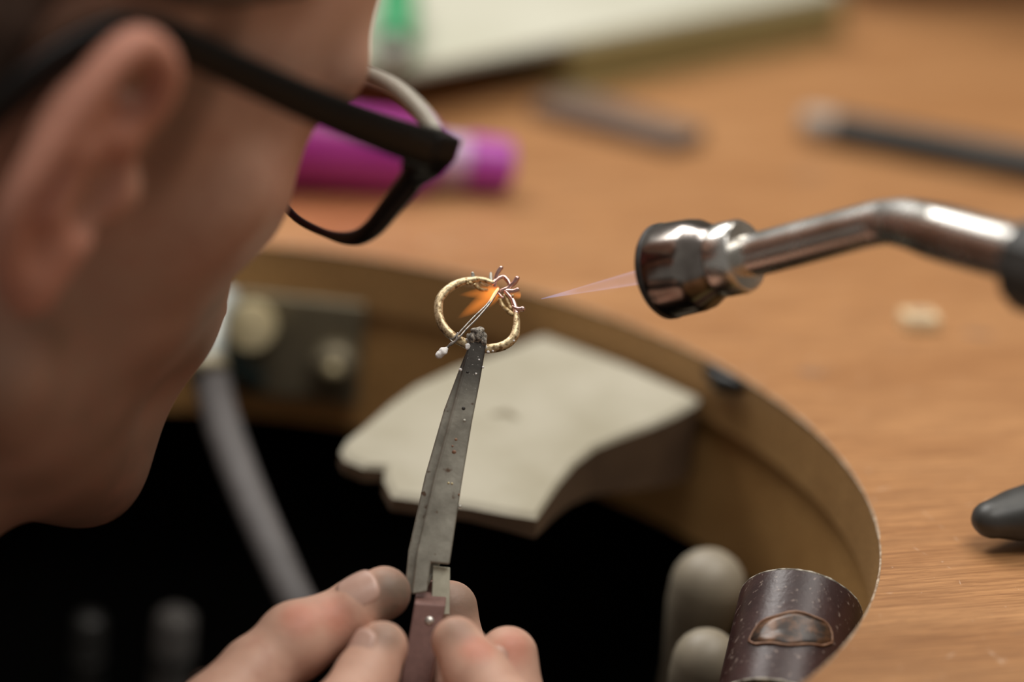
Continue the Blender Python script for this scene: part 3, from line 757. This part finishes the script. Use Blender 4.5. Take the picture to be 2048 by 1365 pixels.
tag(person, 'person with short brown hair and stubble bending over the bench, holding tweezers', 'person')
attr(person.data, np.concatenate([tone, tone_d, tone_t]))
Dsh = smax(torso_sdf(X, 7.0), (X[2]-(neck[2]-28)), 6)
Vs, Fs = surface_net(Dsh, lo, hh)
obj('shirt', (Vs, Fs), M_shirt, person, label='black shirt')
# hair cap
lo, hi, hh = (-90, -116, -110), (90, 110, 140), 2.2
X = grid(lo, hi, hh)
hd = head_sdf(X, ear=False)-4.5-.4*np.sin(X[0]*.55+X[1]*.3)*np.sin(X[2]*.5+X[1]*.4)
reg1 = smax(X[1]-(52+0.12*(X[2]-40)), 38+0.25*np.maximum(X[1]-10, 0)-X[2], 12)
reg2 = smax(X[1]+24, -62-X[2], 12)
reg = smin(reg1, reg2, 14)
hd = smax(hd, reg, 4); hd = smax(hd, -(head_sdf(X, ear=False)+4), 1)
Vhr, Fhr = surface_net(hd, lo, hh)
obj('hair', (H(Vhr), Fhr), M_hair, person, label='short brown hair')
# finger nails
def nail(axis_pt, r, long_dir, normal, L, W, nm='fingernail'):
    n_ = unit(normal); l_ = unit(np.asarray(long_dir)-np.dot(long_dir, n_)*n_); w_ = np.cross(n_, l_)
    V, F = [], []; nu, nv = 10, 12
    for side_ in (0, 1):
        for i in range(nu+1):
            for j_ in range(nv+1):
                u, v = i/nu*2-1, j_/nv*2-1
                # superellipse disc mapping
                k = 1/max(1e-6, (abs(u)**3+abs(v)**3)**(1/3))*max(abs(u), abs(v)) if (u or v) else 0
                uu, vv = u*k, v*k
                a = vv*W/2/r
                h = r*(1+.03)*math.cos(a)-.35*uu*uu+(.18 if side_ == 0 else -1.2)
                V.append(np.asarray(axis_pt)+l_*uu*L/2+w_*r*1.02*math.sin(a)+n_*h)
    o_ = (nu+1)*(nv+1)
    for i in range(nu):
        for j_ in range(nv):
            a = i*(nv+1)+j_; F.append([a, a+1, a+nv+2, a+nv+1]); F.append([o_+a+nv+1, o_+a+nv+2, o_+a+1, o_+a])
    ring_ = [j_ for j_ in range(nv+1)]+[i*(nv+1)+nv for i in range(1, nu+1)]+[nu*(nv+1)+j_ for j_ in range(nv-1, -1, -1)]+[i*(nv+1) for i in range(nu-1, 0, -1)]
    for a, b in zip(ring_, ring_[1:]+ring_[:1]): F.append([a, b, o_+b, o_+a])
    return obj(nm, (V, F), M_nail, person)
def fdir(ch): return unit(HC[ch][0][0]-HC[ch][1][0])
nail(P(728, 1207, 671.5), 7.2, fdir(0), -FWD+0.75*UP-.25*RIGHT, 9.5, 10)
nail(P(750, 1320, 660), 6.75, fdir(1), -FWD*.6+0.6*UP-.7*RIGHT, 9, 9)
nail(P(1018, 1325, 669.6), 7.6, fdir(4)+0*UP, -FWD-.75*RIGHT-.1*UP, 10, 9.5)
hp = smooth_path([P(372, 1364, 655), P(385, 1348, 654), P(398, 1340, 654), P(411, 1337, 654)], 4)
obj('arm_hair', tube(hp, .12, 5), M_hair, person)

# ------------------------------------------------------------------ eyeglasses
gl = thing('eyeglasses', H((0, 95, 0)), 'black framed eyeglasses worn by the person, thin grey upper rim', 'eyeglasses')
def lens_outline(sgn):
    o = [(70, 20), (66.5, 10), (62, 1), (57, -8), (49, -13.5), (35, -17), (21, -18), (11, -14), (8, 0), (10, 14), (20, 22), (31, 24.2), (44, 25.5), (57, 24.6), (66, 22.8)]
    def yy(x): return 99-0.0011*x*x
    return [np.array([sgn*x, yy(x), z]) for x, z in o]
for sgn in (1, -1):
    ol = smooth_path(lens_outline(sgn), 5, closed=True); W_ = [H(p) for p in ol]; m_ = len(W_)
    i0, i1 = 0, 21                       # thick outer and lower side
    rr = []
    for i in range(m_):
        x, z = abs(ol[i][0]), ol[i][2]
        rr.append(float(np.clip(1.0+(x-40)*.075, 0.95, 3.5)))
    up_i = [i for i in range(m_) if ol[i][2] > 19.5]
    lo_i = [i for i in range(m_) if i not in up_i]
    obj('rim', tube([W_[i] for i in lo_i], [rr[i] for i in lo_i], 12), M_black, gl, label='black lower rim')
    ui = sorted(up_i, key=lambda i: -abs(ol[i][0]))
    obj('brow_bar', tube([H(ol[i]+np.array([0, .3, .3])) for i in ui], 2.1, 12), M_greyframe, gl, label='grey upper rim')
    c_ = np.mean(W_, 0); VL = [c_]+W_; VB = [p-HY*1.2 for p in VL]
    n1 = len(VL); FL = [[0, 1+k, 1+(k+1) % m_] for k in range(m_)]+[[n1, n1+1+(k+1) % m_, n1+1+k] for k in range(m_)]
    FL += [[1+k, n1+1+k, n1+1+(k+1) % m_, 1+(k+1) % m_] for k in range(m_)]
    obj('lens', (VL+VB, FL), M_lens, gl, smooth=False)
    # end piece, hinge and temple arm
    ep = [H((sgn*x, 95.0, z)) for x, z in ((62, 22.5), (70, 24.5), (78.5, 25.0), (78.8, 19), (75.5, 13.5), (69, 7), (65, 8))]
    eb = [H((sgn*x, 86.5, z)) for x, z in ((68, 22.5), (71, 24.5), (78.8, 25.0), (79.2, 19), (76.5, 15), (72.5, 12), (69, 12))]
    obj('end_piece', prism(ep, eb), M_black, gl, smooth=False, bevel=1.2)
    tpz = [(76.5, 88, 20.4), (77.5, 75, 21.5), (78, 60, 23.2), (77.5, 46, 25), (77, 30, 27.5), (76.5, 12, 30.5), (76.5, 4, 31.5), (77, -6, 30.5), (78, -16, 24.5), (79, -24, 17), (79, -31, 8), (78, -37, -2)]
    tpa = smooth_path([H((sgn*x, y, z)) for x, y, z in tpz], 5)
    obj('temple_arm', tube(tpa, [1.9-.35*min(1, i/22)+.25*max(0, (i-30)/30) for i in range(len(tpa))], 14, flat=2.5, hint=HZ), M_black, gl)
    obj('hinge', lathe(H((sgn*73.5, 84, 21)), HZ, [(-2.4, 1.2), (-2.4, 1.5), (2.6, 1.5), (2.6, 1.2)], 14), M_greymetal, gl)
obj('bridge', tube(smooth_path([H((10, 98.9, 12)), H((5, 101, 15)), H((-5, 101, 15)), H((-10, 98.9, 12))], 5), 1.7, 12), M_black, gl)

# ------------------------------------------------------------------ things on the bench top
def on(px, py, h): return G(px, py, h)
# purple cylinder
pr_ = 14.0
pa, pbb = on(985, 330, 9.5), on(640, 292, pr_)
pm = thing('purple_bottle', np.array([*((pa+pbb)/2)[:2], 0]), 'purple plastic bottle with lilac neck lying on the bench behind the eyeglasses', 'bottle')
d_ = unit(pbb-pa)
obj('cap', lathe(pa, d_, [(-6, .1), (-6, 7.4), (-5, 8.7), (9, 9.2), (9.3, 0.1)], 32), M_purple, pm, sharp=40)
obj('neck', lathe(pa, d_, [(9.2, .1), (9.2, 8.2), (19, 8.4), (19.2, .1)], 32), M_lilac, pm, sharp=40)
obj('body', lathe(pa, d_, [(19, .1), (19, 8.6), (23, 12), (27, 13.6), (78, 13.8), (81, 12.5), (82, .1)], 40), M_purple, pm, sharp=50)

# cream pad on an olive book, with a green marker on top
A_, B_ = on(800, 160, 18), on(1690, -14, 18)
pd = unit(B_-A_); pn = np.array([-pd[1], pd[0], 0])
if pn[1] < 0: pn = -pn
bk0 = on(1078, 140, 6)
bL = float(np.dot(B_-A_, pd))
bs = float(np.dot(bk0-A_, pd))
o2 = A_*np.array([1, 1, 0])
bk = thing('olive_book', o2+pd*(bs+bL)/2+pn*60, 'thick olive-brown book lying under the cream paper pad', 'book')
def flat_box(o_, s0, s1, n0, n1, z0, z1):
    t = [o_+pd*s0+pn*n0, o_+pd*s1+pn*n0, o_+pd*s1+pn*n1, o_+pd*s0+pn*n1]
    return prism([np.array([p[0], p[1], z1]) for p in t], [np.array([p[0], p[1], z0]) for p in t])
obj('back_cover', flat_box(o2, bs, bL, -3, 190, 0, 2), M_olive, bk, smooth=False, bevel=.5)
obj('page_block', flat_box(o2, bs+2, bL-2, -1.5, 186, 2, 16), M_olive, bk, smooth=False)
obj('front_cover', flat_box(o2, bs, bL, -3, 190, 16, 18), M_olive, bk, smooth=False, bevel=.5)
pad = thing('paper_pad', o2+pd*bL/2+pn*60+np.array([0, 0, 18]), 'cream paper pad at the back of the bench on the olive book', 'paper pad')
obj('sheets', flat_box(o2, -4, bL, 1, 200, 18, 20.4), M_paper, pad, smooth=False, bevel=.3)
obj('cover_sheet', flat_box(o2, -3.6, bL-.6, 1.4, 199, 20.4, 20.8), M_paper, pad, smooth=False)
g0 = on(790, 96, 28.3); g1 = on(796, -60, 28.3); gd = unit(g1-g0)
gm = thing('green_marker', g0-np.array([0, 0, 7.5]), 'green marker pen with grey tip lying on the cream paper pad', 'marker')
obj('barrel', lathe(g0, gd, [(0, .1), (0, 6.8), (1, 7.5), (80, 7.5), (80, .1)], 24), M_green, gm, sharp=40)
obj('tip', lathe(g0, gd, [(-14, .1), (-13, 2.4), (-6, 3.8), (0.2, 4.4), (.3, .1)], 24), M_greycap, gm, sharp=40)

# added dark box, invented to cast shade on the bench right of the pad
b0, b1 = on(1698, 8, 0), on(2300, 8, 0)
bd = unit(b1-b0); bn = np.array([-bd[1], bd[0], 0]); bn = bn if bn[1] > 0 else -bn; bl = float(np.linalg.norm(b1-b0))
M_boxwood = wood('dark_box_wood', (0.05, 0.02, 0.01), (0.11, 0.05, 0.022), (0.16, 0.075, 0.032), math.atan2(bd[1], bd[0]), wear=False, rough=0.5)
bx = thing('added_shade_box', b0+bd*bl/2+bn*60, 'dark brown wooden box added at the top edge to shade the bench right of the cream paper pad', 'box')
bc = b0+bd*bl/2+bn*60
obj('body', box(bc+(0, 0, 70), bd*bl/2, bn*60, (0, 0, 70)), M_boxwood, bx, smooth=False, bevel=2)
obj('lid', box(bc+(0, 0, 146), bd*(bl/2+2), bn*62, (0, 0, 6)), M_boxwood, bx, smooth=False, bevel=2)

# flat steel strip
s0_, s1_ = on(1105, 215, 1.2), on(1372, 292, 1.2)
sdv = unit(s1_-s0_); sn = np.array([-sdv[1], sdv[0], 0])
sw = 30.0
stp = thing('steel_strip', (s0_+s1_)/2-np.array([0, 0, 1.2]), 'flat brown-grey steel strip lying on the bench right of the purple marker', 'strip')
Ls = float(np.linalg.norm(s1_-s0_))
t_ = [s0_-sn*sw*.5, s0_+sdv*Ls-sn*sw*.42, s0_+sdv*(Ls+2), s0_+sdv*Ls+sn*sw*.42, s0_+sn*sw*.5, s0_-sdv*2]
obj('bar', prism([p+np.array([0, 0, 4.4]) for p in t_], [p-np.array([0, 0, 1.2]) for p in t_]), M_steelstrip, stp, smooth=False, bevel=.5)
for q in (.12, .88): obj('rivet', lathe(s0_+sdv*Ls*q+np.array([0, 0, 4.3]), (0, 0, 1), [(0, 1.5), (.4, 1.4), (.6, .2)], 14), M_dark, stp)

# dark file with a pale end
r0_, r1_ = on(1625, 248, 6), on(2150, 348, 6)
rdv = unit(r1_-r0_)
fl = thing('dark_file', (r0_+r1_)/2-np.array([0, 0, 5]), 'dark round tool with a pale tip lying at the back right of the bench', 'tool')
obj('shaft', lathe(r0_, rdv, [(8, .1), (8, 5.6), (12, 6.2), (140, 7.0), (140, .1)], 20), M_dark, fl, sharp=40)
obj('tip', lathe(r0_, rdv, [(-4, .1), (-3.5, 4.6), (-1, 5.6), (8.2, 5.8), (8.3, .1)], 20), M_palebit, fl, sharp=40, label='pale end cap')

# wood chip
c0 = on(1837, 640, 2.2)
chip = thing('wood_chip', c0-np.array([0, 0, 2.2]), 'small pale wooden chip lying on the bench below the torch tube', 'wood chip')
cx_, cy_ = unit(np.array([*(on(1880, 640, 2.2)-c0)[:2], 0])), None
cy_ = np.array([-cx_[1], cx_[0], 0])
t_ = [c0+cx_*a+cy_*b for a, b in ((-5.4, -4), (0, -4.6), (5.3, -4.2), (5.6, 3.6), (1, 4.2), (-5.2, 3.9))]
obj('chip', prism([p+np.array([0, 0, 2.0]) for p in t_], [p-np.array([0, 0, 2.2]) for p in t_]), M_chip, chip, smooth=False, bevel=.6)
obj('bark', prism([p+(c0-p)*.5+np.array([0, 0, 2.3]) for p in t_], [p+(c0-p)*.5+np.array([0, 0, 1.8]) for p in t_]), M_rim, chip, smooth=False)

# dark plier nose at the right edge
pl0 = on(1985, 1050, 6.5)+np.array([0, 0, 1.5]); pl1 = on(2120, 1015, 9)
pdv = unit(pl1-pl0)
pl = thing('pliers', (pl0+pl1)/2-np.array([0, 0, 6]), 'dark blunt-nosed pliers lying on the bench at the right picture edge', 'pliers')
obj('jaw', tube([pl0, pl0+pdv*6, pl0+pdv*14, pl0+pdv*30], [5.6, 7.4, 8.6, 10], 18, flat=.85), M_dark, pl)
obj('jaw', tube([pl0+UP*4+pdv*8, pl0+pdv*16+UP*5.5, pl0+pdv*30+UP*6], [2.2, 3.4, 5], 16), M_dark, pl)
obj('pivot', lathe(pl0+pdv*20+np.array([0, 0, 7]), (0, 0, 1), [(-2, 4), (1.5, 4), (2, 3), (2.2, .1)], 20), M_chrome, pl)
for k in (-1, 1):
    q = np.array([-pdv[1], pdv[0], 0])*k
    obj('handle', tube(smooth_path([pl0+pdv*28, pl0+pdv*50+q*8, pl0+pdv*95+q*14], 5), [6, 5.5, 5.5, 5, 5, 5, 5, 5, 5, 5, 5], 14), M_dark, pl)

# ------------------------------------------------------------------ tools in the cutout
sl_t, sl_b = P(1602, 1214, 695), P(1560, 1410, 676.5)
sa = unit(sl_b-sl_t)
rs = 15.3
slv = thing('lacquered_cylinder', sl_t+sa*20, 'dark brown lacquered cylinder with a chipped oval patch under the cutout edge', 'tool handle')
sL = 33.0
hx_ = (-FWD)
sleeve_o = obj('sleeve', lathe(sl_t, sa, [(.2, 11), (0, rs-.7), (.6, rs), (sL-.5, rs), (sL, rs-.6), (sL, 11)], 64, closed=True, hint=hx_), M_lacquer, slv, sharp=40)
def ring_tube(s_, r_, t_r): 
    x, y, a = frame(sa, hx_); pts = [sl_t+sa*s_+(x*math.cos(t)+y*math.sin(t))*r_ for t in np.linspace(0, 2*math.pi, 60, endpoint=False)]
    return tube(pts, t_r, 6, closed=True, wob=.6)
obj('worn_edge', ring_tube(.3, rs-.35, .34), M_wornwhite, sleeve_o); obj('worn_edge', ring_tube(sL-.2, rs-.3, .42), M_wornwhite, sleeve_o)
obj('core', lathe(sl_t, sa, [(.8, .1), (.8, 11.5), (sL+3, 12.2), (62, 12.2), (64, 11), (64, .1)], 48, hint=hx_), M_olive, slv, sharp=40)
x, y, a = frame(sa, hx_)
# the patch: half-moon on the camera side
pc = P(1561, 1258, 680)-sl_t; s_mid = float(np.dot(pc, sa)); th0 = math.atan2(float(np.dot(pc, y)), float(np.dot(pc, x)))
mid = -FWD-np.dot(-FWD, sa)*sa; th0 = math.atan2(float(np.dot(mid, y)), float(np.dot(mid, x)))
def on_sl(u, s_, lift): return sl_t+sa*s_+(x*math.cos(th0+u/rs)+y*math.sin(th0+u/rs))*(rs+lift)
u_test = on_sl(5, 14, 0)-on_sl(0, 14, 0); su = 1 if np.dot(u_test, RIGHT) > 0 else -1
outl = []
for k in range(36):
    t = 2*math.pi*k/36; cu, cv = math.cos(t), math.sin(t)
    outl.append((su*(10.2*cu-3.2), 21.5+(-8.4*cv if cv > 0 else -1.0*cv)-2.0*cu*cu-2.0*cu+.25*math.sin(7*t)))
Vq = [on_sl(-su*3.2, 18.0, .42)]; Fq = []
for fr, lf in ((.35, .42), (.7, .42), (1.0, .40)):
    for u, s_ in outl: Vq.append(on_sl(-su*3.2+(u+su*3.2)*fr, 18.0+(s_-18.0)*fr, lf))
Fq += [[0, 1+k, 1+(k+1) % 36] for k in range(36)]
for i in range(2): Fq += [[1+i*36+k, 1+(i+1)*36+k, 1+(i+1)*36+(k+1) % 36, 1+i*36+(k+1) % 36] for k in range(36)]
nb = len(Vq); Vq += [on_sl(u, s_, -.3) for u, s_ in outl]
Fq += [[73+k, nb+k, nb+(k+1) % 36, 73+(k+1) % 36] for k in range(36)]
patch_o = obj('chipped_patch', (Vq, Fq), M_scar, slv, label='chipped half-moon patch')
obj('patch_rim', tube([on_sl(u, s_, .3) for u, s_ in outl], .3, 6, closed=True, wob=.8), M_scarrim, patch_o, label='rusty orange rim of the chipped patch')

def handle(top_c, bot_c, r, label, grp='grey wooden tool handles in the cutout'):
    ax2 = unit(bot_c-top_c); L = float(np.linalg.norm(bot_c-top_c))
    h = thing('round_headed_tool', bot_c, label, 'tool handle', grp)
    prof = [(-r, .05)]+[(-r*math.cos(math.radians(t)), r*math.sin(math.radians(t))) for t in (15, 30, 45, 60, 75, 90)]+[(L*.07, r*.97), (L*.16, r*.84), (L*.28, r*.66), (L*.5, r*.58), (L*.75, r*.7), (L*.9, r*.6), (L*.92, .05)]
    obj('grip', lathe(top_c, ax2, prof, 36), M_handlewood, h)
    obj('ferrule', lathe(top_c, ax2, [(L*.88, r*.45), (L*.88, r*.66), (L, r*.62), (L, r*.45)], 24, closed=True), M_brass, h)
    obj('shank', tube([top_c+ax2*L*.95, top_c+ax2*(L+25)], [2.4, 1.6], 10), M_toolsteel, h)
handle(P(1416, 1172, 768), P(1405, 1172, 768)+np.array([-8, 10, -95]), 10.2, 'taller grey rounded wooden tool handle behind the brown cylinder')
handle(P(1412, 1325, 730), P(1405, 1325, 730)+np.array([-8, 8, -75]), 8.8, 'lower grey rounded wooden tool handle beside the brown cylinder')

# two dim steel tools standing in the dark at the lower left
def dim_tool(px, py, z, r, label, m):
    t0 = P(px, py, z); b0 = np.array([t0[0]-3, t0[1]+8, -215])
    o = thing('steel_tool', b0, label, 'tool', 'dim tools standing in the catch skin')
    ax2 = unit(b0-t0); L = float(np.linalg.norm(b0-t0))
    obj('shaft', lathe(t0, ax2, [(0, .1), (0, r*.7), (2, r), (L*.5, r), (L*.55, r*.8), (L, r*.7), (L, .1)], 20), m, o)
    obj('ferrule', lathe(t0, ax2, [(14, r), (14, r*1.05), (18, r*1.05), (18, r)], 20, closed=True), M_dark, o)
dim_tool(352, 1225, 880, 6.2, 'dim grey steel tool standing left of the hand in the dark', M_toolsteel)
dim_tool(180, 1232, 880, 5.0, 'fainter steel tool at the lower left, further from the hand', M_dark)

# gas valve plate on the cutout wall and its hose
va = math.atan2(*(G(590, 500, 0)-np.array([*CC, 0]))[[1, 0]])
vr = np.array([math.cos(va), math.sin(va), 0]); vt = np.array([vr[1], -vr[0], 0])      # outward, and to the right in view
vc = np.array([*xy(*CC, va, CR-1.5), -32.0])
valve = thing('gas_valve', vc-np.array([0, 0, 20]), 'dull metal gas valve plate with brass knob on the cutout wall beside the cheek', 'valve')
obj('plate', box(vc, vt*23, vr*1.6, (0, 0, 17)), M_olivemetal, valve, smooth=False, bevel=1.5)
k1 = vc-vt*11+np.array([0, 0, 5.5])
obj('brass_knob', lathe(k1, -vr+np.array([0, 0, .35]), [(0, 5), (3, 5.4), (4, 7.6), (9, 8.0), (11, 7.2), (12, .1)], 28), M_brass, valve, sharp=40)
k2 = vc+vt*15+np.array([0, 0, -3])
knob_o = obj('round_knob', lathe(k2, -vr, [(0, 6), (2, 7.2), (5, 7.4), (8, 6), (9, .1)], 28), M_olivemetal, valve)
obj('screw', lathe(k2-vr*8.8, -vr, [(0, 2.6), (1.2, 2.2), (1.6, .1)], 16), M_brass, knob_o)
obj('teal_lever', tube([k1+np.array([0, 0, -3])-vr*8-vt*5, k1+np.array([0, 0, -10])-vr*9-vt*4, k1+np.array([0, 0, -15])-vr*6+vt*2], [3.4, 4.2, 3.4], 14), M_teal, valve, label='dark teal lever below the brass knob')
hose = thing('gas_hose', P(425, 660, 850), 'grey rubber gas hose hanging from the valve behind the chin into the dark', 'hose')
hpth = smooth_path([P(418, 735, 842), P(440, 830, 836), P(470, 920, 826), P(510, 1020, 812), P(555, 1120, 798), P(612, 1232, 784), P(700, 1310, 780), P(800, 1400, 790), P(860, 1520, 800)], 6)
obj('rubber_tube', tube(hpth, 5.4, 20), M_hose, hose)
obj('elbow', tube(smooth_path([P(452, 600, 858), P(432, 630, 850), P(420, 680, 845), P(416, 740, 842)], 5), [4.2]*8+[4.9]*8, 18), M_ferrule, hose, label='pale metal elbow')
obj('clamp_ring', lathe(P(416, 738, 842), P(430, 800, 838)-P(416, 738, 842), [(-2, 5), (-2, 6.2), (3, 6.2), (3, 5)], 20, closed=True), M_olivemetal, hose)
